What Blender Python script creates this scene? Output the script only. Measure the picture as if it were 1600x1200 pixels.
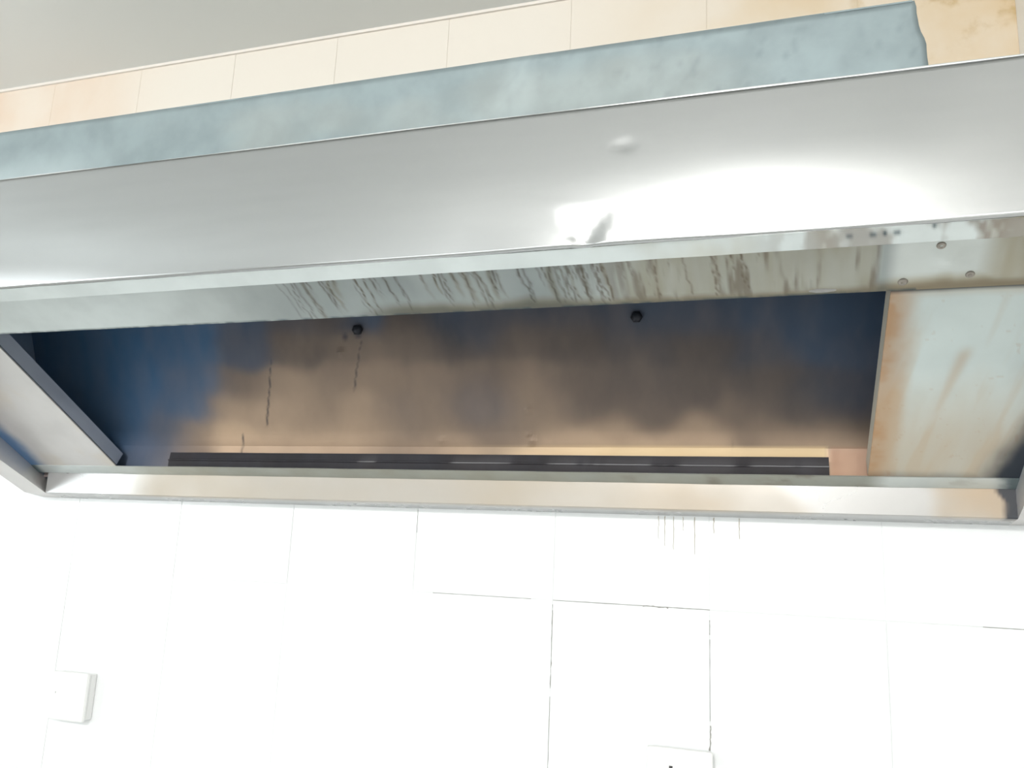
import bpy, math, random
import numpy as np
from mathutils import Matrix, Vector

for o in list(bpy.data.objects):
    bpy.data.objects.remove(o)
S = bpy.context.scene
COL = S.collection
EYE = 1.6                      # eye height; all hood heights below are given relative to it
R2 = random.Random(7)

# ------------------------------------------------------------------ camera
yaw, pitch, roll, DIST, FPX = 0.311245, 0.197261, 0.0430917, 1.07154, 1276.47
fw = Vector((-math.sin(yaw)*math.cos(pitch), math.cos(yaw)*math.cos(pitch), math.sin(pitch)))
rt = Vector((math.cos(yaw), math.sin(yaw), 0))
up = rt.cross(fw)
r2 = rt*math.cos(roll) + up*math.sin(roll)
u2 = up*math.cos(roll) - rt*math.sin(roll)
cd = bpy.data.cameras.new('camera'); cam = bpy.data.objects.new('camera', cd); COL.objects.link(cam)
m = Matrix.Identity(4)
for i in range(3):
    m[i][0] = r2[i]; m[i][1] = u2[i]; m[i][2] = -fw[i]
m[0][3], m[1][3], m[2][3] = 0, -DIST, EYE
cam.matrix_world = m
cd.sensor_width = 36; cd.lens = FPX/1600*36; cd.clip_start = 0.01
S.camera = cam

# ------------------------------------------------------------------ world, lights, exposure
W = bpy.data.worlds.new('world'); S.world = W; W.use_nodes = True
W.node_tree.nodes['Background'].inputs[0].default_value = (0.75, 0.85, 1.0, 1)
W.node_tree.nodes['Background'].inputs[1].default_value = 0.5
S.view_settings.view_transform = 'Standard'; S.view_settings.look = 'None'
S.view_settings.gamma = 1; S.view_settings.use_curve_mapping = False
S.view_settings.exposure = 0.38
CEIL = EYE + 0.8262
XL, XR, YR = -2.7, 0.31, -3.6

def area(name, loc, target, sx, sy, power, col):
    l = bpy.data.lights.new(name, 'AREA'); l.shape = 'RECTANGLE'; l.size = sx; l.size_y = sy
    l.energy = power; l.color = col
    o = bpy.data.objects.new(name, l); COL.objects.link(o); o.location = loc
    o.rotation_euler = (Vector(target)-Vector(loc)).to_track_quat('-Z', 'Y').to_euler()
    return o
# ceiling tube lamp behind the viewer, and daylight from a window in the left wall
area('ceiling_tube_light', (-0.22, -2.50, CEIL-0.10), (-0.30, -0.9, EYE-0.15), 0.5, 0.13, 20, (1.0, 0.98, 0.955))
# added soft fill at the rear wall, brightens reflections low on the fascia
area('rear_fill_light', (-1.0, YR+0.03, EYE+0.38), (-1.0, 0, EYE+0.38), 2.4, 0.7, 9, (0.95, 0.98, 1.0))
area('window_daylight', (XL+0.03, -1.9, EYE-0.03), (0, -1.8, EYE-0.45), 1.4, 1.3, 24, (0.90, 0.97, 1.0))

# ------------------------------------------------------------------ numpy noise
def vnoise(x, y, seed=0):
    x = np.asarray(x, float); y = np.asarray(y, float)
    xi = np.floor(x).astype(np.int64); yi = np.floor(y).astype(np.int64)
    fx = x-xi; fy = y-yi
    fx = fx*fx*(3-2*fx); fy = fy*fy*(3-2*fy)
    def h(a, b):
        n = (a*374761393 + b*668265263 + seed*1442695041) & 0x7fffffff
        n = ((n ^ (n >> 13))*1274126177) & 0x7fffffff
        n = n ^ (n >> 16)
        return (n & 0xffff)/65535.0
    a = h(xi, yi)*(1-fx)+h(xi+1, yi)*fx
    b = h(xi, yi+1)*(1-fx)+h(xi+1, yi+1)*fx
    return a*(1-fy)+b*fy
def fbm(x, y, seed=0, o=4):
    s = 0; a = .5
    for k in range(o):
        s = s + a*vnoise(np.asarray(x)*2**k, np.asarray(y)*2**k, seed+k); a *= .5
    return s/(1-.5**o)
def sst(a, b, x):
    t = np.clip((np.asarray(x, float)-a)/(b-a), 0, 1); return t*t*(3-2*t)
def gauss(x, c, w):
    return np.exp(-((np.asarray(x)-c)/w)**2)

# ------------------------------------------------------------------ materials
def mat_metal(name, base, rough=.35, metallic=.9, noise_scale=14, noise_amt=.12, alt=None, stretch=(1, 1, 1),
              grease=(.62, .47, .27), rust=(.23, .13, .06), soot=(.018, .026, .04), bump=.0, soot_b=None, rvar=.08):
    M = bpy.data.materials.new(name); M.use_nodes = True
    nt = M.node_tree; N = nt.nodes; L = nt.links; N.clear()
    out = N.new('ShaderNodeOutputMaterial'); B = N.new('ShaderNodeBsdfPrincipled'); L.new(B.outputs[0], out.inputs[0])
    tc = N.new('ShaderNodeTexCoord'); mp = N.new('ShaderNodeMapping'); mp.inputs['Scale'].default_value = stretch
    L.new(tc.outputs['Object'], mp.inputs[0])
    nz = N.new('ShaderNodeTexNoise'); nz.inputs['Scale'].default_value = noise_scale; nz.inputs['Detail'].default_value = 5
    L.new(mp.outputs[0], nz.inputs['Vector'])
    def mix(fac, a, b):
        x = N.new('ShaderNodeMix'); x.data_type = 'RGBA'
        for sock, v in ((x.inputs[0], fac), (x.inputs[6], a), (x.inputs[7], b)):
            if hasattr(v, 'is_linked') or hasattr(v, 'node'): L.new(v, sock)
            elif isinstance(v, tuple): sock.default_value = (*v, 1)
            else: sock.default_value = v
        return x.outputs[2]
    def attr(n):
        a = N.new('ShaderNodeAttribute'); a.attribute_name = n; return a.outputs['Fac']
    def math_(op, a, b=None, clamp=False):
        x = N.new('ShaderNodeMath'); x.operation = op; x.use_clamp = clamp
        for i, v in enumerate((a, b)):
            if v is None: continue
            if hasattr(v, 'node'): L.new(v, x.inputs[i])
            else: x.inputs[i].default_value = v
        return x.outputs[0]
    alt = alt or tuple(c*(1-noise_amt*2) for c in base)
    rmp = N.new('ShaderNodeMapRange'); L.new(nz.outputs['Fac'], rmp.inputs[0]); rmp.interpolation_type = 'SMOOTHERSTEP'; rmp.inputs[1].default_value = .22; rmp.inputs[2].default_value = .78
    c = mix(rmp.outputs[0], base, alt)
    g, r, s, t = attr('grease'), attr('rust'), attr('soot'), attr('tint')
    c = mix(g, c, grease); c = mix(r, c, rust)
    sc = mix(t, soot, soot_b) if soot_b else soot
    c = mix(s, c, sc)
    L.new(c, B.inputs['Base Color'])
    dirt = math_('MAXIMUM', math_('MAXIMUM', g, r), s)
    L.new(math_('MULTIPLY', math_('SUBTRACT', 1.0, math_('MULTIPLY', dirt, .85)), metallic), B.inputs['Metallic'])
    ro = math_('ADD', math_('MULTIPLY', rmp.outputs[0], rvar), rough-rvar/2)
    L.new(math_('ADD', ro, math_('MULTIPLY', dirt, .18), True), B.inputs['Roughness'])
    if bump:
        bp = N.new('ShaderNodeBump'); bp.inputs['Strength'].default_value = bump; bp.inputs['Distance'].default_value = .002
        L.new(nz.outputs['Fac'], bp.inputs['Height']); L.new(bp.outputs[0], B.inputs['Normal'])
    return M

def mat_plain(name, base, rough=.5, metallic=0, noise_scale=6, var=.05, spec=.5):
    M = bpy.data.materials.new(name); M.use_nodes = True
    nt = M.node_tree; N = nt.nodes; L = nt.links
    B = N['Principled BSDF']; B.inputs['Roughness'].default_value = rough; B.inputs['Metallic'].default_value = metallic
    B.inputs['Specular IOR Level'].default_value = spec
    tc = N.new('ShaderNodeTexCoord'); nz = N.new('ShaderNodeTexNoise'); nz.inputs['Scale'].default_value = noise_scale
    nz.inputs['Detail'].default_value = 4
    L.new(tc.outputs['Object'], nz.inputs['Vector'])
    x = N.new('ShaderNodeMix'); x.data_type = 'RGBA'; L.new(nz.outputs['Fac'], x.inputs[0])
    x.inputs[6].default_value = (*[c*(1-var) for c in base], 1); x.inputs[7].default_value = (*[min(1, c*(1+var)) for c in base], 1)
    L.new(x.outputs[2], B.inputs['Base Color'])
    return M

def mat_tile():
    # glazed white tile; yellowed by cooking grease above the hood
    M = bpy.data.materials.new('glazed_tile'); M.use_nodes = True
    nt = M.node_tree; N = nt.nodes; L = nt.links; B = N['Principled BSDF']
    B.inputs['Roughness'].default_value = .28
    geo = N.new('ShaderNodeNewGeometry'); sx = N.new('ShaderNodeSeparateXYZ'); L.new(geo.outputs['Position'], sx.inputs[0])
    nz = N.new('ShaderNodeTexNoise'); nz.inputs['Scale'].default_value = 5; nz.inputs['Detail'].default_value = 5
    L.new(geo.outputs['Position'], nz.inputs['Vector'])
    def mr(src, a, b, lo=0, hi=1):
        x = N.new('ShaderNodeMapRange'); x.interpolation_type = 'SMOOTHSTEP'; L.new(src, x.inputs[0])
        x.inputs[1].default_value = a; x.inputs[2].default_value = b; x.inputs[3].default_value = lo; x.inputs[4].default_value = hi
        return x.outputs[0]
    def mul(a, b):
        x = N.new('ShaderNodeMath'); x.operation = 'MULTIPLY'
        for i, v in enumerate((a, b)):
            if hasattr(v, 'node'): L.new(v, x.inputs[i])
            else: x.inputs[i].default_value = v
        return x.outputs[0]
    def mix(f, a, b):
        x = N.new('ShaderNodeMix'); x.data_type = 'RGBA'; L.new(f, x.inputs[0])
        if hasattr(a, 'node'): L.new(a, x.inputs[6])
        else: x.inputs[6].default_value = (*a, 1)
        x.inputs[7].default_value = (*b, 1); return x.outputs[2]
    c = mix(mr(sx.outputs[2], EYE+.30, EYE+.55), (.88, .895, .90), (.86, .80, .72))
    hi = mr(sx.outputs[2], EYE+.40, EYE+.55)
    nn = mr(nz.outputs['Fac'], .3, .62, .35, 1)
    c = mix(mul(mul(hi, mr(sx.outputs[0], -.95, -1.3)), nn), c, (.80, .64, .51))
    c = mix(mul(mul(hi, mr(sx.outputs[0], -.35, .18)), nn), c, (.74, .58, .38))
    nz2 = N.new('ShaderNodeTexNoise'); nz2.inputs['Scale'].default_value = 22; nz2.inputs['Detail'].default_value = 6
    L.new(geo.outputs['Position'], nz2.inputs['Vector'])
    c = mix(mul(mul(mr(sx.outputs[2], EYE+.62, EYE+.72), mr(sx.outputs[0], .05, .2)), mr(nz2.outputs['Fac'], .5, .7)), c, (.55, .38, .16))
    L.new(c, B.inputs['Base Color'])
    return M

M_FASCIA = mat_metal('brushed_steel', (.465, .472, .475), rough=.22, metallic=1, noise_scale=9, noise_amt=.02, stretch=(1, 8, 8), rvar=.02)
M_GALV = mat_metal('galvanised_sheet', (.275, .335, .35), rough=.55, metallic=.35, noise_scale=26, noise_amt=.08, grease=(.50, .46, .38), rust=(.62, .70, .72))
M_FLANGE = mat_metal('stained_steel', (.72, .77, .765), rough=.42, metallic=.6, noise_scale=18, noise_amt=.06, grease=(.38, .32, .19), rust=(.13, .075, .032), soot=(.025, .06, .075))
M_BLANK = mat_metal('patched_steel', (.64, .71, .70), rough=.42, metallic=.5, noise_scale=12, noise_amt=.05, grease=(.53, .455, .35), rust=(.43, .235, .105))
M_SKIRT = mat_metal('greasy_steel', (.50, .50, .50), rough=.28, metallic=.45, noise_scale=10, noise_amt=.05, grease=(.46, .39, .30), rust=(.52, .33, .16))
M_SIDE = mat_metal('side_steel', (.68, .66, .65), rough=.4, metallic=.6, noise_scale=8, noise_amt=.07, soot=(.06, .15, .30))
M_PLATE = mat_metal('sooty_plate', (.80, .565, .385), rough=.42, metallic=.4, noise_scale=16, noise_amt=.05, soot=(.048, .043, .050), soot_b=(.062, .15, .29), grease=(.95, .72, .42), rust=(.82, .46, .29))  # grease slot holds the painted brightness of the lit strip
M_RAIL = mat_metal('black_rail', (.012, .014, .024), rough=.6, metallic=.2, grease=(.5, .5, .52), noise_scale=30, noise_amt=.2)  # grease slot holds the painted glint of the ridge
M_SCREW = mat_metal('screw_metal', (.55, .50, .44), rough=.4, metallic=.8, noise_scale=60, noise_amt=.2)
M_TILE = mat_tile()
M_PAINT = mat_plain('ceiling_paint', (.84, .85, .83), .7, noise_scale=1.5, var=.04)
M_WALL = mat_plain('side_wall_paint', (.76, .76, .73), .45, noise_scale=3)
M_RWALL = mat_plain('right_wall_paint', (.92, .91, .88), .45, noise_scale=3, var=.03)
M_FLOOR = mat_plain('floor_tile', (.74, .75, .75), .4)
M_PLASTIC = mat_plain('white_plastic', (.86, .86, .85), .35, var=.02)
M_DARK = mat_plain('dark_slot', (.05, .05, .05), .6)
M_SOCKET_SCREW = mat_plain('socket_screw_grey', (.30, .29, .28), .6)  # grey of the screw head in the socket plate
M_LUMP = mat_plain('grey_sealant', (.42, .41, .40), .7, noise_scale=80, var=.3)
M_CAULK = mat_plain('ceiling_caulk', (.86, .80, .74), .6)

# ------------------------------------------------------------------ mesh helpers
def mesh_obj(name, verts, faces, mat, parent=None, smooth=False, attrs=None, loc=None):
    v = np.array(verts, float)
    if parent is not None: org = np.array(parent['org'])
    elif loc is not None: org = np.array(loc, float)
    else: org = np.zeros(3)
    me = bpy.data.meshes.new(name)
    me.from_pydata((v-org).tolist(), [], faces)
    me.materials.append(mat)
    for k, a in (attrs or {}).items():
        at = me.attributes.new(k, 'FLOAT', 'POINT'); at.data.foreach_set('value', np.clip(np.asarray(a, np.float32), 0, 1))
    if smooth:
        me.polygons.foreach_set('use_smooth', [True]*len(me.polygons))
    me.validate(); me.update()
    o = bpy.data.objects.new(name, me); COL.objects.link(o)
    if parent is not None: o.parent = parent
    elif loc is not None: o.location = loc
    return o
def E(v):                       # eye relative heights to world
    v = np.array(v, float); v[..., 2] += EYE; return v
def thing(name, loc, label, cat):
    o = bpy.data.objects.new(name, None); COL.objects.link(o); o.location = loc
    o.empty_display_size = .05
    o['label'] = label; o['category'] = cat; o['org'] = tuple(loc)
    return o
def sub(profile, seg):          # subdivide an open polyline, seg = pieces per edge
    out = []
    for (a, b), n in zip(zip(profile[:-1], profile[1:]), seg):
        for k in range(n): out.append((a[0]+(b[0]-a[0])*k/n, a[1]+(b[1]-a[1])*k/n))
    out.append(profile[-1]); return out
def loft(name, prof, xs, mat, parent, attrs=None, xoff=None, smooth=False, disp=None):
    """closed profile of (y, e) swept along x; attrs(x, y, e, i) -> dict of arrays"""
    P = np.array(prof, float); n = len(P); xs = np.asarray(xs, float); k = len(xs)
    X = np.repeat(xs[:, None], n, 1); Y = np.repeat(P[None, :, 0], k, 0); Z = np.repeat(P[None, :, 1], k, 0)
    I = np.repeat(np.arange(n)[None, :], k, 0)
    at = attrs(X, Y, Z, I) if attrs else {}
    if xoff is not None: X = xoff(X, Y, Z)
    if disp is not None: Y, Z = disp(X, Y, Z, I)
    V = np.stack([X, Y, Z], -1).reshape(-1, 3)
    F = []
    for i in range(k-1):
        for j in range(n):
            j2 = (j+1) % n
            F.append((i*n+j, i*n+j2, (i+1)*n+j2, (i+1)*n+j))
    F.append(tuple(range(n-1, -1, -1))); F.append(tuple((k-1)*n+j for j in range(n)))
    return mesh_obj(name, E(V), F, mat, parent, smooth, {a: np.broadcast_to(b, X.shape).ravel() for a, b in at.items()})
def ribbon(path, th):           # open polyline -> closed thin profile, offset to the inside (normal side)
    P = np.array(path, float); d = np.gradient(P, axis=0); d /= np.linalg.norm(d, axis=1)[:, None]
    nrm = np.stack([-d[:, 1], d[:, 0]], -1)
    return [tuple(a) for a in P] + [tuple(a) for a in (P+nrm*th)[::-1]]
def box(name, a, b, mat, parent=None, loc=None, bevel=0):
    x0, y0, z0 = a; x1, y1, z1 = b
    v = [(x, y, z) for x in (x0, x1) for y in (y0, y1) for z in (z0, z1)]
    f = [(0, 1, 3, 2), (4, 6, 7, 5), (0, 4, 5, 1), (2, 3, 7, 6), (0, 2, 6, 4), (1, 5, 7, 3)]
    o = mesh_obj(name, v, f, mat, parent, loc=loc)
    if bevel:
        b_ = o.modifiers.new('bevel', 'BEVEL'); b_.width = bevel; b_.segments = 2; b_.limit_method = 'NONE'
    return o
def structure(o):
    o['kind'] = 'structure'; return o

# ------------------------------------------------------------------ the room
def plane_wall(name, a, b, mat):
    return structure(box(name, a, b, mat))
plane_wall('floor', (XL-.1, YR-.1, -.1), (XR+.1, .1, 0), M_FLOOR)
plane_wall('ceiling', (XL-.1, YR-.1, CEIL), (XR+.1, .1, CEIL+.1), M_PAINT)
plane_wall('wall_left', (XL-.1, YR-.1, 0), (XL, .1, CEIL), M_WALL)
plane_wall('wall_right', (XR, YR-.1, 0), (XR+.1, .1, CEIL), M_RWALL)
plane_wall('wall_front', (XL, YR-.1, 0), (XR, YR, CEIL), M_WALL)
GR = .0006                      # joint depth
wall = box('wall_back', (XL, GR, 0), (XR, .1, CEIL), M_TILE)
structure(wall); wall['org'] = (0, 0, 0)
wall['label'] = 'white glazed tile wall behind and above the hood'
TW, TH, X0, ZJ, G = .2, .3, -.47563, EYE-.06545, .0003
zs = [0]
z = ZJ
while z > 0: z -= TH
z += TH
zr = []
if z > .02: zr.append((0, z))
while z < CEIL-.001: zr.append((z, min(z+TH, CEIL))); z += TH
xr = []
x = X0
while x > XL: x -= TW
while x < XR-.001: xr.append((max(x, XL), min(x+TW, XR))); x += TW
tile_mesh = {}
for (za, zb) in zr:
    for (xa, xb) in xr:
        w, h = round(xb-xa-2*G, 4), round(zb-za-2*G, 4)
        if w < .004 or h < .004: continue
        key = (w, h)
        if key not in tile_mesh:
            b = .0003
            hw, hh = w/2, h/2
            v = [(-hw, GR, -hh), (hw, GR, -hh), (hw, GR, hh), (-hw, GR, hh)] + [(-hw, b, -hh), (hw, b, -hh), (hw, b, hh), (-hw, b, hh)] + \
                [(-hw+b, 0, -hh+b), (hw-b, 0, -hh+b), (hw-b, 0, hh-b), (-hw+b, 0, hh-b)]
            f = [(8, 9, 10, 11)]
            for q in range(4):
                p = (q+1) % 4
                f += [(q, p, 4+p, 4+q), (4+q, 4+p, 8+p, 8+q)]
            me = bpy.data.meshes.new('tile'); me.from_pydata(v, [], f); me.materials.append(M_TILE); me.update()
            tile_mesh[key] = me
        o = bpy.data.objects.new('tile', tile_mesh[key]); COL.objects.link(o)
        o.location = ((xa+xb)/2, R2.uniform(-.0003, .0001), (za+zb)/2); o.parent = wall

# dirt caught in the tile joints (thin irregular fillets lying in the recess)
def joint_dirt(pts, w):
    V, F = [], []
    n = len(pts)
    for i, (x, z, s) in enumerate(pts):
        dx, dz = (pts[min(i+1, n-1)][0]-pts[max(i-1, 0)][0], pts[min(i+1, n-1)][1]-pts[max(i-1, 0)][1])
        l = math.hypot(dx, dz); nx, nz = -dz/l*w*s, dx/l*w*s
        V += [(x+nx, .0004, z+nz), (x, -.0004, z), (x-nx, .0004, z-nz), (x, .0009, z)]
        if i:
            a, b = (i-1)*4, i*4
            F += [(a+k, a+(k+1) % 4, b+(k+1) % 4, b+k) for k in range(4)]
    F += [(3, 2, 1, 0), tuple((n-1)*4+k for k in range(4))]
    return mesh_obj('joint_dirt', V, F, M_JD, wall)
M_JD = mat_plain('joint_dirt', (.34, .33, .31), .9, noise_scale=90, var=.5)
def wob(a, b, n, amp, smin=.3):
    return [(a[0]+(b[0]-a[0])*t/(n-1)+R2.uniform(-amp, amp), a[1]+(b[1]-a[1])*t/(n-1)+R2.uniform(-amp, amp), R2.uniform(smin, 1)) for t in range(n)]
xa, xb = X0+TW, X0+2*TW
joint_dirt(wob((xa, ZJ), (xa+.13, ZJ), 16, .0002), .0009)
joint_dirt(wob((xa+.118, ZJ), (xa+.15, ZJ-.0005), 9, .0008), .0016)
joint_dirt(wob((xa+.145, ZJ), (xb, ZJ), 12, .0002), .0010)
joint_dirt(wob((xa-.17, ZJ), (xa-.03, ZJ), 12, .0002, .15), .0006)
joint_dirt(wob((xa, ZJ-.005), (xa, ZJ-.11), 18, .0006, .1), .0011)
joint_dirt(wob((xa, ZJ-.12), (xa, ZJ-.26), 18, .0003, .1), .0007)
joint_dirt(wob((xb, ZJ-.012), (xb, ZJ-.03), 6, .0003, .2), .0010)
joint_dirt(wob((xb, ZJ-.035), (xb, ZJ-.13), 8, .0002, .1), .0004)
joint_dirt(wob((xb, EYE-.200), (xb, EYE-.2295), 10, .0012, .7), .0017)
joint_dirt(wob((X0+3*TW+.10, ZJ), (XR-.01, ZJ), 12, .0002, .2), .0007)
joint_dirt(wob((X0, ZJ+.08), (X0, EYE+.046), 8, .0002, .2), .0004)
# brown runs below the hood
M_RUN = mat_plain('grease_run', (.52, .46, .38), .5, noise_scale=60, var=.3)
def run(x, za, zb, w):
    n = 9; pts = [(x+R2.uniform(-.0004, .0004), za+(zb-za)*i/(n-1), R2.uniform(.5, 1)*(1-.5*i/n)) for i in range(n)]
    V, F = [], []
    for i, (px, pz, s) in enumerate(pts):
        V += [(px-w*s, -.0002, pz), (px, -.0009, pz), (px+w*s, -.0002, pz), (px, .0008, pz)]
        if i:
            a, b = (i-1)*4, i*4
            F += [(a+k, a+(k+1) % 4, b+(k+1) % 4, b+k) for k in range(4)]
    F += [(3, 2, 1, 0), tuple((n-1)*4+k for k in range(4))]
    mesh_obj('grease_run', V, F, M_RUN, wall)
for x, zb, w in ((-.139, .018, .0005), (-.131, .010, .0006), (-.120, .006, .0005), (-.0935, .001, .0007), (-.070, .028, .0008), (-.039, .022, .0007), (-.108, .03, .0005)):
    run(x, EYE+.0475, EYE+zb, w)
# bead of caulk along the ceiling
structure(box('trim_1', (XL, -.004, CEIL-.005), (XR, .001, CEIL), M_CAULK))

# ------------------------------------------------------------------ the hood
ROOT = (-.42, -.2, EYE+.05)
H = thing('range_hood', ROOT, 'long steel kitchen range hood with sooty opening, fixed to the tiled wall', 'range hood')
SL = math.radians(30.1); cS, sS = math.cos(SL), math.sin(SL)
A0 = np.array([-.04, .0889])                 # rear foot of the sloped underside
dirS = np.array([-cS, sS])                   # up the slope, toward the room
nS = np.array([-sS, -cS])                    # out of the hood (down and toward the room)
def slope(s, off=0.0):                       # distance up the slope -> (y, e)
    q = A0 + dirS*s + nS*off; return (float(q[0]), float(q[1]))
S_BK = .0190; S_FR = .3045; S_LIP = .462     # opening rear edge, opening front edge, front end
XI0, XI1 = -1.127, .2575                     # inner width
XO0, XO1 = -1.150, .303                      # outer width
OP0, OP1 = -.959, .1055                      # opening

# front fascia: a brushed sheet, rolled in slightly at the bottom, dented
LIP = np.array([-.449, .245]); FH = .127
def fascia_path(n=34):
    out = []
    for k in range(n+1):
        t = k/n
        out.append((LIP[0]+math.sin(math.radians(2.5))*FH*t , LIP[1]+FH*t))
    return out
fp = fascia_path()
NF = len(fp)
def fdisp(X, Y, Z, I):
    d = .0006*np.sin(5.1*X+1.0)+.00045*np.sin(11.3*X+14*Z+2)+.0002*np.sin(21*X-23*Z+.5)
    hw = np.interp(Z, [.243, .285], [.005, .026])          # V shaped dent widening upward from the lower edge
    ax = np.abs(X+.143)
    d = d+.085*np.clip(.281-Z, 0, .05)*sst(1.25, .75, ax/hw)
    d = d+.0007*np.exp(-((X+.112)/.006)**2-((Z-.333)/.005)**2)
    d = d+.0010*np.exp(-((X-.02)/.12)**2-((Z-.262)/.03)**2)
    tt = np.clip((Z-LIP[1])/FH, 0, 1)                      # rolled in toward the lower edge, more in the middle
    d = d+.0042*np.clip(1-tt/.6, 0, 1)**2*(1-.6*sst(-.26, -.16, X)+.6*sst(-.09, .0, X))*(1-.8*sst(.04, .18, X))
    return Y+d, Z
loft('front_panel', ribbon(fp, .0015)[::1], np.linspace(XO0, XO1, 240), M_FASCIA, H, smooth=True, disp=fdisp)
ft = fp[-1]
# rolled hem along the top of the fascia
hem = [(ft[0]+.002+.0024*math.cos(a), ft[1]+.0008+.0019*math.sin(a)) for a in np.linspace(0, 2*math.pi, 10, endpoint=False)]
M_HEM = mat_metal('hem_steel', (.70, .72, .72), rough=.4, metallic=.35, noise_scale=20, noise_amt=.06)
loft('top_hem', hem, np.linspace(XO0, XO1, 60), M_HEM, H, smooth=True,
     disp=lambda X, Y, Z, I: (Y+.001*(fbm(X*9, 0*X, 5)-.5), Z+.002*(fbm(X*11, 0*X, 9)-.5)))
# bottom lip, folded back under the hood
def lip_att(X, Y, Z, I):
    n = fbm(X*60, Y*30, 2)
    r = sst(-.03, .05, X)*sst(.2, .1, X)*sst(.42, .62, n)*.65 + sst(.10, .16, X)*sst(.45, .6, n)*.6
    s = 0*X
    for x, y, w in ((.0600, -.440, .0016), (.0765, -.440, .002), (.0845, -.4405, .0014), (.093, -.4405, .0022), (.118, -.444, .0013)):
        s = np.maximum(s, np.exp(-((X-x)/w)**2-((Y-y)/.0022)**2))
    g = .35*sst(.45, .7, fbm(X*22, Y*10, 8))*sst(-.2, .0, X)
    return dict(rust=r*.8, soot=s, grease=g)
lp = sub([(LIP[0]+.0030, LIP[1]), (-.4310, .2365)], [10])
lipprof = lp + [(-.4300, .2372), (-.4300, .2445), (-.4315, .2445), (-.4318, .2385)] + [(-.4420, .2462)]
loft('bottom_lip', lipprof, np.linspace(XO0, XO1, 620), M_FLANGE, H, lip_att,
     disp=lambda X, Y, Z, I: (Y, Z+.0012*(fbm(X*12, 0*X, 31)-.5)))
# closing plate over the top
loft('top_plate', [(ft[0]+.002, ft[1]-.001), (ft[0]+.002, ft[1]+.0005), (-.001, ft[1]+.0005), (-.001, ft[1]-.001)], [XO0, XO1], M_GALV, H)

# galvanised sheet standing on top, right end cut ragged
YS = -.400
ZT = .4612
def sheet():
    edge = [(.1290, ft[1]), (.1292, .398), (.1283, .410), (.1285, .421), (.1268, .427), (.1240, .434), (.1236, .441), (.1226, .448), (.1228, .455), (.1215, ZT)]
    ys = np.array([e[1] for e in edge]); ex = np.array([e[0] for e in edge])
    zz = np.concatenate([np.linspace(ft[1], ZT, 16)]); nx = 260
    V, at_g = [], []
    for z_ in zz:
        xe = np.interp(z_, ys, ex)
        for i in range(nx+1):
            V.append((XO0+(xe-XO0)*i/nx, YS+.004*(fbm(i*.03, z_*6, 4)-.5), z_))
    n1 = len(V)
    for (x_, y_, z_) in list(V): V.append((x_, y_+.002, z_))
    F = []; W_ = nx+1; HH = len(zz)
    for j in range(HH-1):
        for i in range(nx):
            a = j*W_+i; F.append((a, a+1, a+W_+1, a+W_)); F.append((n1+a+W_, n1+a+W_+1, n1+a+1, n1+a))
    for i in range(nx):
        a = (HH-1)*W_+i; F.append((a, a+1, n1+a+1, n1+a)); F.append((i+1, i, n1+i, n1+i+1))
    for j in range(HH-1):
        a = j*W_+nx; F.append((a, n1+a, n1+a+W_, a+W_)); b = j*W_; F.append((b+W_, n1+b+W_, n1+b, b))
    V = np.array(V); X, Z = V[:, 0], V[:, 2]
    g = .25*sst(.5, .75, fbm(X*6, Z*12, 12))
    wx = X+.235-(Z-.40)*.35                               # pale scuffs
    return mesh_obj('upper_sheet', E(V), F, M_GALV, H, True, dict(grease=g*.6, soot=.16*sst(.62, .8, fbm(X*230+Z*60, Z*190, 44, 3))*sst(-.35, .0, X),
                    rust=.13*sst(.45, .75, fbm(X*50, Z*18, 6))*np.exp(-(wx/.025)**2)+.35*sst(-.66, -.80, X)*sst(.44, .39, Z)))
sh = sheet()
sh['label'] = 'galvanised sheet with a ragged cut right end'
# narrow return bent back along the top of the sheet
loft('sheet_return', [(YS+.0005, ZT-.001), (YS+.0005, ZT+.0005), (-.001, ZT+.0005), (-.001, ZT-.001)], [XO0, .12], M_GALV, H)

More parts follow.
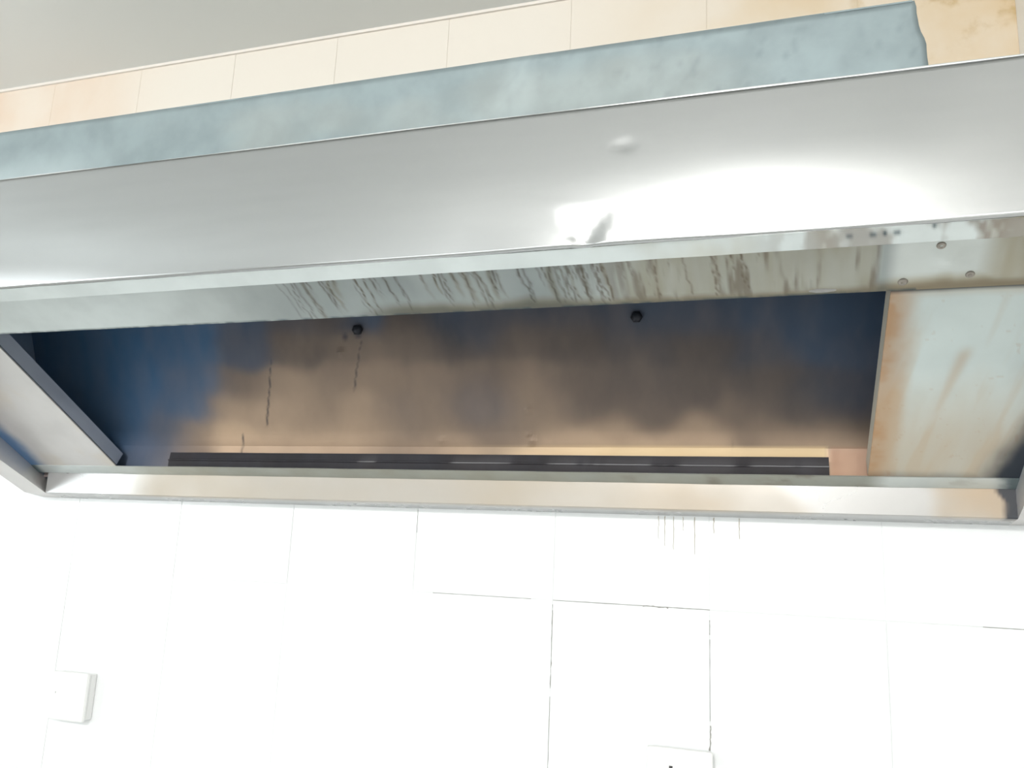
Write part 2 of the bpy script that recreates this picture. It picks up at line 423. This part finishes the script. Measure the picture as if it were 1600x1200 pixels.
# skirts hanging below the sloped underside
def slope_e(Y): return A0[1]+(A0[0]-Y)*math.tan(SL)
def side_profile():
    rim = [(-.04+(LIP[0]+.004+.04)*t, .0542+(LIP[1]-.0542)*t) for t in np.linspace(0, 1, 60)]
    prof = [(-.0015, .0490)] + rim + [(ft[0]+.0012, ft[1]-.002), (-.0015, ft[1]-.002)]
    return prof
def side_skirt(name, xin_rim, xin_top, xo, sgn):
    rim = np.linspace(0, 1, 50)
    yy = np.concatenate([[-.0015], -.04+(LIP[0]+.006+.04)*rim]); er = np.concatenate([[.0490], .0542+(LIP[1]-.0542)*rim])
    rows = []                                              # rows: outer top, outer rim, inner rim, ..., inner slope, inner top
    ns = 8
    for y_, e_ in zip(yy, er):
        es = max(float(slope_e(y_)), e_+.02)
        r = [(xo, y_, ft[1]-.002), (xo, y_, e_)]
        for k in range(ns+1):
            t = k/ns; r.append((xin_rim+(xin_top-xin_rim)*t, y_, e_+(es-e_)*t))
        r.append((xin_top, y_, ft[1]-.002)); rows.append(r)
    V = np.array(rows).reshape(-1, 3); n = len(rows[0]); F = []
    for i in range(len(rows)-1):
        for j in range(n):
            a, b = i*n+j, i*n+(j+1) % n
            q = (a, b, b+n, a+n); F.append(q if sgn > 0 else q[::-1])
    F.append(tuple(range(n))[::-1] if sgn > 0 else tuple(range(n))); F.append(tuple((len(rows)-1)*n+j for j in range(n)))
    X, Y, Z = V.T
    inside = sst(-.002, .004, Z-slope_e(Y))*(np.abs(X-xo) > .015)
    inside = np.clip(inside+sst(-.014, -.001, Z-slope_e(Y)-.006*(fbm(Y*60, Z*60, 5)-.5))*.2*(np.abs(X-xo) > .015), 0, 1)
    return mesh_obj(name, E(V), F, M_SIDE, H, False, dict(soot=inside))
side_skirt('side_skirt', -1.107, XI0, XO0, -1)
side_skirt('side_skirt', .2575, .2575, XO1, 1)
def rear_att(X, Y, Z, I):
    n = fbm(X*9, Z*16, 3); n2 = fbm(X*45, Z*20, 13)
    g = sst(-1.00, -.86, X+.05*(n-.5))*(.40+.5*n)
    g = np.maximum(g*(1-.0*X), 0)
    clean = sst(.0, .04, X+(Z-.07)*1.2+.03*(n-.5))*sst(.185, .16, X+.02*(n-.5))
    g = g*(1-.8*clean)
    r = sst(.15, .23, X+.03*(n-.5))*(.35+.4*n)*sst(.05, .075, Z+.02*n2) + .25*sst(-.25, .0, X)*(1-clean)*sst(.45, .7, n)
    front = (Y < -.03)
    s = sst(.243, .25, X+.014*(n2-.5)+(.01*sst(.07, .085, Z)))*front
    s = np.maximum(s, .55*sst(.0862, .0885, Z+.0016*(n2-.5))*front*sst(-1.0, -.8, X))
    return dict(grease=g*front, rust=r*front*.7, soot=s*.95)
rp = sub([(-.0004, .0486), (-.0392, .0540)], [2])[:-1] + sub([(-.0392, .0540), (-.04, .0549), (-.04, .0885)], [1, 26]) + [(-.0004, .1105)]
loft('rear_skirt', rp, np.linspace(-1.107, .2575, 420), M_SKIRT, H, rear_att,
     disp=lambda X, Y, Z, I: (Y+.0009*(fbm(X*7, Z*12, 21, 2)-.5)*(Y < -.03), Z))

# sloped underside: flanges around the opening
def rf_att(X, Y, Z, I):
    n = fbm(X*30, Y*60, 3)
    g = (.55+.35*(n-.5))*sst(-1.05, -.8, X); cl = sst(.10, .13, X)
    return dict(grease=g*(1-.75*cl), rust=.35*sst(.5, .7, n)*sst(-.3, 0, X)*(1-cl*.5), soot=np.clip(.34*sst(-1.0, -.7, X)*(1-cl)+.85*sst(.232, .246, X+.02*(n-.5))+.9*sst(-1.105, -1.122, X), 0, 1))
rpf = ribbon([slope(s, .0012) for s in np.linspace(-.0004, S_BK, 7)], .0016)
loft('rear_flange', rpf, np.linspace(XI0, XI1, 420), M_FLANGE, H, rf_att,
     disp=lambda X, Y, Z, I: (Y, Z+.0007*(fbm(X*16, Y*3, 41)-.5)))
drips = []
for k in range(92):
    xx = R2.uniform(-.50, .02); wgt = sst(-.56, -.42, xx)
    drips.append((xx, R2.uniform(.0005, .0011), R2.uniform(-.02, .045), float(wgt)*R2.uniform(.35, 1), R2.randint(0, 999)))
def ff_att(X, Y, Z, I):
    s = (A0[0]-Y)/cS - S_FR                                # distance from the opening edge up the slope
    rust = 0*X; gr = 0*X
    for x0, w, s0, a, sd in drips:
        mx = x0 + .0040*(vnoise(s*52, 0*s, sd)-.5) + .0028*(vnoise(s*170, 0*s, sd+1)-.5) - s*.10
        body = sst(s0, s0+.01, s)
        rust = np.maximum(rust, np.exp(-((X-mx)/w)**2)*body*a*.95)
        gr = np.maximum(gr, np.exp(-((X-mx)/(w*(2+sd % 4)))**2)*sst(s0-.03, s0, s)*a*(.75 if sd % 3 == 0 else .35))
    n = fbm(X*24, s*7, 5); n3 = fbm(X*90, s*20, 15)
    band = sst(-.19, -.10, X)*sst(.098, .088, X+.01*(n-.5))
    gr = np.maximum(gr, band*(.50+.35*sst(.35, .6, n)+.28*(fbm(X*130, s*9, 25)-.3)))
    gr = np.maximum(gr, sst(.16, .20, X)*(.15+.7*sst(.42, .62, n)))
    rust = np.maximum(rust, band*.6*sst(.48, .66, fbm(X*120, s*14, 15)))
    rust = np.maximum(rust, sst(.012, .002, s-.012*(n-.4))*sst(-.45, -.36, X)*.55)
    gr = np.maximum(gr, sst(.022, .004, s-.015*(n-.4))*sst(-.45, -.36, X)*.8)
    gr = np.maximum(gr, .12*sst(-.75, -.5, X))
    soot = np.maximum(sst(.0035, .0008, s-.003*(n3-.5))*.9*(X < OP1+.02), sst(-.80, -.42, X)*(.48+.25*(n-.5))*sst(.112, .095, X)*(1-.55*band))
    return dict(rust=rust, grease=gr, soot=soot)
fpf = ribbon([slope(s, .0012) for s in np.linspace(S_FR, S_LIP-.004, 46)], .0016)
loft('front_flange', fpf, np.linspace(XI0, XO1-.02, 760), M_FLANGE, H, ff_att,
     disp=lambda X, Y, Z, I: (Y, Z+.0022*(fbm(X*7, Y*8, 51)-.5)*sst(.01, .05, (A0[0]-Y)/cS-S_FR)
                              -.003*np.exp(-((X-.147)/.012)**2-((Y+.337)/.008)**2)))
def slab(name, x0, x1, s0, s1, mat, att, off, nx=90, ns=90, th=.0016, wav=.0008, seed=0):
    prof = ribbon([slope(s, off) for s in np.linspace(s0, s1, ns)], th)
    return loft(name, prof, np.linspace(x0, x1, nx), mat, H, att,
                disp=lambda X, Y, Z, I: (Y, Z+wav*(fbm(X*11, Y*11, seed)-.5)))
def lf_att(X, Y, Z, I):
    n = fbm(X*30, Y*30, 9)
    d = X-XI0
    s = sst(.042, .010, d+.016*(n-.5))
    gr = .35*sst(.45, .65, fbm(X*14, Y*14, 19))
    return dict(soot=s*.95, grease=gr*.5)
slab('left_flange', XI0+.0005, OP0, S_BK-.001, S_FR+.004, M_SIDE, lf_att, .0003, seed=61)
def bl_att(X, Y, Z, I):
    s = (A0[0]-Y)/cS                                       # up-slope distance .02 ... .30
    u = X-OP1
    n = fbm(X*26, s*8, 7); n2 = fbm((X-s*.12)*48, s*6, 27); n3 = fbm(X*30, s*30, 37)
    edge = sst(.030, .003, u+.014*(n3-.5)+.010*(n-.5))
    rust = edge*(.62+.4*sst(.35, .65, n3))*.85
    gr = sst(.22, .06, s+.10*(n-.5))*(.72+.45*(n2-.3)) + .28*sst(.5, .7, n2) + .5*edge
    gr = np.maximum(gr, .55*sst(.29, .305, s+.008*(n3-.5)))
    run_ = np.exp(-((u-.066+(.19-s)*.16)/.006)**2)*sst(.10, .14, s)*sst(.235, .215, s)
    gr = np.maximum(gr, run_*.6); rust = np.maximum(rust, run_*.1)
    spots = .45*sst(.76, .84, fbm(X*150+s*40, s*130-X*30, 77, 3))
    dk = sst(.054, .014, (XI1-X)+(s-.02)*.25+.024*(n-.5)+.008*(n3-.5))
    dk = np.maximum(dk, .85*sst(.3005, .3035, s+.001*(n3-.5)))
    dk = np.maximum(dk, .45*sst(.035, .016, s+.01*(n3-.5)))
    return dict(grease=gr, rust=np.clip(rust+spots*.4, 0, 1), soot=dk)
slab('blank_panel', OP1, XI1, S_BK+.0006, S_FR+.006, M_BLANK, bl_att, .0002, nx=130, ns=120, wav=.0012, seed=71)
# turned-up edges of the opening
def upturn(name, x0, x1, mat, soot):
    a, b = slope(S_BK, -.0015), slope(S_FR, -.0015); hgt = .020
    c, d = (b[0]-nS[0]*hgt, b[1]-nS[1]*hgt), (a[0]-nS[0]*hgt, a[1]-nS[1]*hgt)
    loft(name, [a, b, c, d], np.linspace(x0, x1, 2), mat, H, lambda X, Y, Z, I: dict(soot=0*X+soot, grease=0*X+(.7 if soot == 0 else 0)))
upturn('opening_edge', OP0-.0015, OP0, M_SIDE, .55)
upturn('opening_edge', OP1, OP1+.0015, M_BLANK, .0)

# inner back plate seen through the opening
ZB = .1319
pd = np.array([-.09, .37-ZB]); PL = float(np.linalg.norm(pd)); pd /= PL
SOOT_SHADE = [(-1.212,0.219,0.97,1),(-1.106,0.214,0.97,1),(-0.816,0.201,0.95,0.88),(-0.727,0.197,0.95,0.46),(-0.653,0.194,0.93,0.16),(-0.581,0.191,0.93,0.02),(-0.542,0.189,0.98,0.43),(-0.455,0.185,0.96,0),(-0.408,0.183,0.98,0.25),(-0.319,0.179,0.97,0.16),(-0.233,0.175,0.96,0.14),(-0.152,0.172,0.97,0.23),(-0.074,0.168,0.98,0.2),(0.0,0.165,0.98,0.34),(0.106,0.16,0.99,0.48),(0.14,0.158,1.0,0.46),(-0.406,0.209,1.0,0.38),(-0.317,0.204,1.0,0.25),(-0.232,0.2,1.0,0.25),(-0.151,0.195,1.0,0.29),(-0.074,0.191,1.0,0.29),(0.001,0.188,1.0,0.36),(0.106,0.182,1.0,0.46),(-1.223,0.167,0.97,1),(-1.064,0.162,0.97,1),(-0.823,0.154,0.97,0.91),(-0.734,0.151,0.93,0.36),(-0.659,0.148,0.86,0),(-0.556,0.145,0.78,0),(-0.459,0.142,0.8,0),(-0.412,0.14,0.92,0),(-0.322,0.137,0.88,0),(-0.236,0.134,0.9,0),(-0.154,0.131,0.93,0.02),(-0.075,0.129,0.93,0),(-0.001,0.126,0.95,0.12),(0.092,0.123,0.99,0.38),(0.133,0.122,0.99,0.38),(-1.076,0.1,0.97,1),(-0.95,0.098,0.97,1),(-0.808,0.095,0.94,0.82),(-0.752,0.094,0.76,0),(-0.687,0.093,0.59,0),(-0.592,0.091,0.68,0),(-0.512,0.09,0.66,0),(-0.435,0.088,0.71,0),(-0.379,0.087,0.8,0),(-0.325,0.086,0.75,0),(-0.281,0.085,0.73,0),(-0.239,0.084,0.85,0),(-0.156,0.083,0.89,0.02),(-0.077,0.081,0.89,0),(-0.001,0.08,0.91,0),(0.071,0.078,0.96,0.12),(0.106,0.078,0.99,0.25),(-0.557,0.04,0.44,0),(-0.527,0.04,0.57,0),(-0.497,0.039,0.8,0.11),(-0.468,0.039,0.65,0),(-0.42,0.039,0.74,0),(-0.383,0.039,0.81,0.21),(-0.338,0.038,0.76,0.07),(-0.309,0.038,0.67,0),(-0.64,0.04,0.59,0),(-0.598,0.04,0.61,0),(-0.418,0.07,0.77,0),(-0.381,0.07,0.81,0.14),(-0.344,0.069,0.78,0),(-0.3,0.068,0.61,0),(-0.274,0.068,0.71,0),(-0.239,0.067,0.85,0),(-0.157,0.066,0.86,0),(-0.646,0.073,0.57,0),(-0.419,0.162,0.97,0.07),(-0.383,0.161,0.98,0.18),(-0.347,0.159,0.96,0.14),(-0.466,0.164,0.86,0),(-0.153,0.152,0.97,0.18),(0.036,0.144,0.99,0.39),(-0.957,0.058,0.97,1),(-0.837,0.056,0.94,0.82),(-0.78,0.056,0.5,0),(-0.724,0.055,0.44,0),(-0.67,0.055,0.51,0),(-0.596,0.054,0.61,0),(-0.546,0.054,0.49,0),(-0.496,0.053,0.77,0.04),(-0.457,0.053,0.64,0),(-0.401,0.052,0.8,0.18),(-0.346,0.052,0.79,0.21),(-0.292,0.051,0.62,0),(-0.24,0.051,0.8,0),(-0.157,0.05,0.82,0),(-0.04,0.049,0.79,0),(0.035,0.048,0.9,0),(0.099,0.047,0.97,0.11),(-0.963,0.017,0.97,1),(-0.878,0.017,0.91,0.7),(-0.831,0.017,0.44,0),(-0.774,0.017,0.2,0),(-0.675,0.017,0.33,0),(-0.621,0.017,0.45,0),(-0.56,0.017,0.36,0),(-0.519,0.017,0.56,0),(-0.441,0.017,0.57,0),(-0.385,0.017,0.73,0),(-0.348,0.017,0.68,0),(-0.286,0.017,0.43,0),(-0.2,0.016,0.51,0),(-0.079,0.016,0.54,0),(-0.003,0.016,0.66,0),(0.049,0.016,0.83,0),(0.077,0.016,0.67,0),(0.102,0.016,0.89,0),(-0.895,-0.011,0.89,0.52),(-0.847,-0.011,0.69,0),(-0.733,-0.01,0.3,0),(-0.424,-0.008,0.43,0),(-0.287,-0.007,0.27,0),(-0.201,-0.006,0.04,0),(-0.08,-0.006,0,0),(0.056,-0.005,0,0),(0.084,-0.005,0.08,0),(0.105,-0.004,0.41,0),(-0.93,-0.002,0.91,0.75),(-0.881,-0.002,0.82,0.34),(-0.846,-0.001,0.61,0),(-0.788,-0.001,0.12,0),(-0.623,-0.001,0.29,0),(-0.424,0.0,0.43,0),(-0.243,0.001,0.32,0),(-0.079,0.002,0.27,0),(0.034,0.002,0.33,0),(0.077,0.002,0.58,0),(0.102,0.003,0.84,0)]
SP = np.array(SOOT_SHADE)  # soot density, with part of the interior shade painted into it, and tint
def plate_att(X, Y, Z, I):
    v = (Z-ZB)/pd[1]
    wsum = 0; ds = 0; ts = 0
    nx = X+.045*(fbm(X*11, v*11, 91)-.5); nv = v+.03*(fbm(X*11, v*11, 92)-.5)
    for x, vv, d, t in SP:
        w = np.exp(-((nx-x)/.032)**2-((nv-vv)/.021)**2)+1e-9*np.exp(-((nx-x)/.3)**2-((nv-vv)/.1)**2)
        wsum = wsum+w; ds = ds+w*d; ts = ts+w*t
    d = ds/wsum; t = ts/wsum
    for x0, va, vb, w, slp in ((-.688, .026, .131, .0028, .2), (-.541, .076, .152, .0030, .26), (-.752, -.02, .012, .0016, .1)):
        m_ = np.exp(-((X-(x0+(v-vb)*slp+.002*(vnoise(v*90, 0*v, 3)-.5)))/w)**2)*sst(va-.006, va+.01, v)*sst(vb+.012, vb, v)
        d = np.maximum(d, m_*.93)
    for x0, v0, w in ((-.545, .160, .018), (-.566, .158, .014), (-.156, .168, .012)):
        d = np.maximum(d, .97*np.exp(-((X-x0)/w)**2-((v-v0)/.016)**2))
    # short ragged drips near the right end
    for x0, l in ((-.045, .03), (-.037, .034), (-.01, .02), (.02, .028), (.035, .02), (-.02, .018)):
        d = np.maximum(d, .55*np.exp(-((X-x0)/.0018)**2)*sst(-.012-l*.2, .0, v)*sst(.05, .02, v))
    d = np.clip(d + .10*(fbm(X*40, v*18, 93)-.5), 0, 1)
    strip_lit = .95*sst(-.50, -.1, X)*sst(.066, .062, X)*sst(.003, -.001, v)  # lamp-lit brightness of the strip, painted in as a pale colour
    return dict(soot=d*(1-.9*strip_lit), tint=t, grease=strip_lit, rust=.75*sst(.064, .072, X)*sst(.004, -.002, v)*(.6+.6*fbm(X*60, v*10, 94)))
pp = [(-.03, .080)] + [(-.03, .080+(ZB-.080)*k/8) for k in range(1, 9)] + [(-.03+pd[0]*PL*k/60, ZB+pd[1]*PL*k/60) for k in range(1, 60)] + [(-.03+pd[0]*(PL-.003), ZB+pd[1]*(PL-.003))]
def plate_disp(X, Y, Z, I):
    v = (Z-ZB)/pd[1]
    d = .0016*(fbm(X*9, v*9, 95)-.5)*sst(0, .02, v)
    for x0, v0, w, a in ((-.305, .050, .006, .003), (-.302, .008, .005, .003), (-.306, .018, .004, .003), (-.52, .05, .03, .002), (-.575, .135, .006, .003), (-.43, .01, .006, .002)):
        d = d+a*np.exp(-((X-x0)/w)**2-((v-v0)/w)**2)
    return Y-d, Z
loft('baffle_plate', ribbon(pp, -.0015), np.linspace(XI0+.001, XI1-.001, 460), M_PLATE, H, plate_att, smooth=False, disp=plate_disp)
# black double-edged grease rail lying behind the rear edge of the opening
rail = [(-.0455, .0955), (-.0505, .0965), (-.0505, .1065), (-.0520, .1075), (-.0520, .1085), (-.0495, .1092), (-.0480, .1195), (-.0455, .1195)]
def rail_att(X, Y, Z, I):
    n = fbm(X*16, Z*9, 8)
    ridge_glint = np.exp(-((Z-.108)/.0008)**2)  # bright glint painted along the ridge, carried by the grease mask
    return dict(grease=ridge_glint*(.05+.9*sst(.5, .62, n))*.8, soot=.25*n, rust=.12*n)
loft('grease_rail', rail, np.linspace(-.868, .0650, 260), M_RAIL, H, rail_att,
     disp=lambda X, Y, Z, I: (Y, Z+.0008*(fbm(X*12, 0*X, 18)-.5)*(Z > .1)))

# fixings
def fixing(name, c, nrm, r, h, mat, parent=H, sides=14, dome=True, soot=0.0, slot=True):
    nrm = Vector(nrm).normalized(); q = nrm.to_track_quat('Z', 'Y').to_matrix()
    rings = [(r, 0), (r, h*.55), (r*.8, h*.85), (r*.38, h), (r*.30, h*(.55 if slot else 1.05))]
    V = []
    for rr, hh in rings:
        for k in range(sides):
            a = 2*math.pi*k/sides
            p_ = q @ Vector((rr*math.cos(a), rr*math.sin(a), hh)); V.append((c[0]+p_.x, c[1]+p_.y, c[2]+p_.z))
    F = []
    for i in range(len(rings)-1):
        for k in range(sides):
            k2 = (k+1) % sides; F.append((i*sides+k, i*sides+k2, (i+1)*sides+k2, (i+1)*sides+k))
    F.append(tuple((len(rings)-1)*sides+k for k in range(sides))); F.append(tuple(range(sides))[::-1])
    return mesh_obj(name, E(V), F, mat, parent, True, dict(soot=[soot]*len(V)))
n3 = (0, float(nS[0]), float(nS[1]))
def on_slope(x, s, off=.0012):
    y, e = slope(s, off); return (x, y, e)
def washer(c, r):
    return fixing('washer', c, n3, r, .0012, M_SCREW, slot=False, soot=.55)
def s_of(y): return (A0[0]-y)/cS
for x, y, r in ((.140, -.3457, .0040), (.1141, -.3122, .0042), (.1664, -.3163, .0038)):
    c = on_slope(x, s_of(y), .0014)
    w = fixing('screw', c, n3, r, .0030, M_SCREW, soot=.15)
    w['org'] = ROOT
    fixing('washer', on_slope(x+.0010, s_of(y)+.0010, .0010), n3, r*1.5, .0010, M_SCREW, parent=w, slot=False, soot=.9)
for x, y in ((-.0816, -.0475), (-.0333, -.0475), (.13, -.047), (.19, -.047)):
    fixing('screw', on_slope(x, s_of(y), .0012), n3, .0016, .0014, M_SCREW, soot=.75)
pn = (0, -float(pd[1]), float(pd[0]))
for x, v in ((-.5439, .1668), (-.1562, .1677)):
    y = -.03+pd[0]*v; e = ZB+pd[1]*v
    fixing('bolt', (x, y-.0005, e), pn, .0075, .009, M_RAIL, sides=6, slot=False)
# hardened lump of sealant on the front flange
V = []; F = []
for i in range(7):
    for j in range(12):
        a = 2*math.pi*j/12; rr = math.sin(math.pi*(i+.4)/7.0)*.5
        V.append((i, a, rr))
pts = []
for i, a, rr in V:
    x = .032+.031*i/6; k = rr*.0085*(1+.35*(vnoise(i*1.7, a*1.3, 5)-.5))
    y, e = slope(S_FR+.0045+k*math.sin(a)*.75, .0016+max(0, k*math.cos(a))*.6)
    pts.append((x, y, e))
for i in range(6):
    for j in range(12):
        j2 = (j+1) % 12; F.append((i*12+j, i*12+j2, (i+1)*12+j2, (i+1)*12+j))
F.append(tuple(range(12))[::-1]); F.append(tuple(72+j for j in range(12)))
mesh_obj('sealant_lump', E(pts), F, M_LUMP, H, True)

# ------------------------------------------------------------------ wall sockets
def socket(x, e, wpl, dep, label):
    t = thing('wall_socket', (x, -.0003, EYE+e), label, 'socket'); t['group'] = 'white wall sockets below the hood'
    h = wpl/2; z = EYE+e
    box('back_box', (x-h+.002, -dep*.62, z-h+.002), (x+h-.002, -.0003, z+h-.002), M_PLASTIC, t, bevel=.002)
    fpl = box('face_plate', (x-h, -dep, z-h), (x+h, -dep*.62, z+h), M_PLASTIC, t, bevel=.0035)
    def bit(name, dx, dz, w, hh, d, mat):
        return box(name, (x+dx-w/2, -dep-d, z+dz-hh/2), (x+dx+w/2, -dep+.001, z+dz+hh/2), mat, t, bevel=.0004)
    return t, bit
t, bit = socket(-1.0255, -.2500, .0700, .022, 'white square socket plate low on the wall, below the left end of the hood')
bit('screw_head', -.0215, .0045, .0012, .0030, .0003, M_SOCKET_SCREW)
t, bit = socket(-.1105, -.2660, .0780, .016, 'white square socket plate with a dark dot, cut by the bottom edge')
bit('indicator', -.010, .0170, .0042, .0042, .0004, M_DARK)
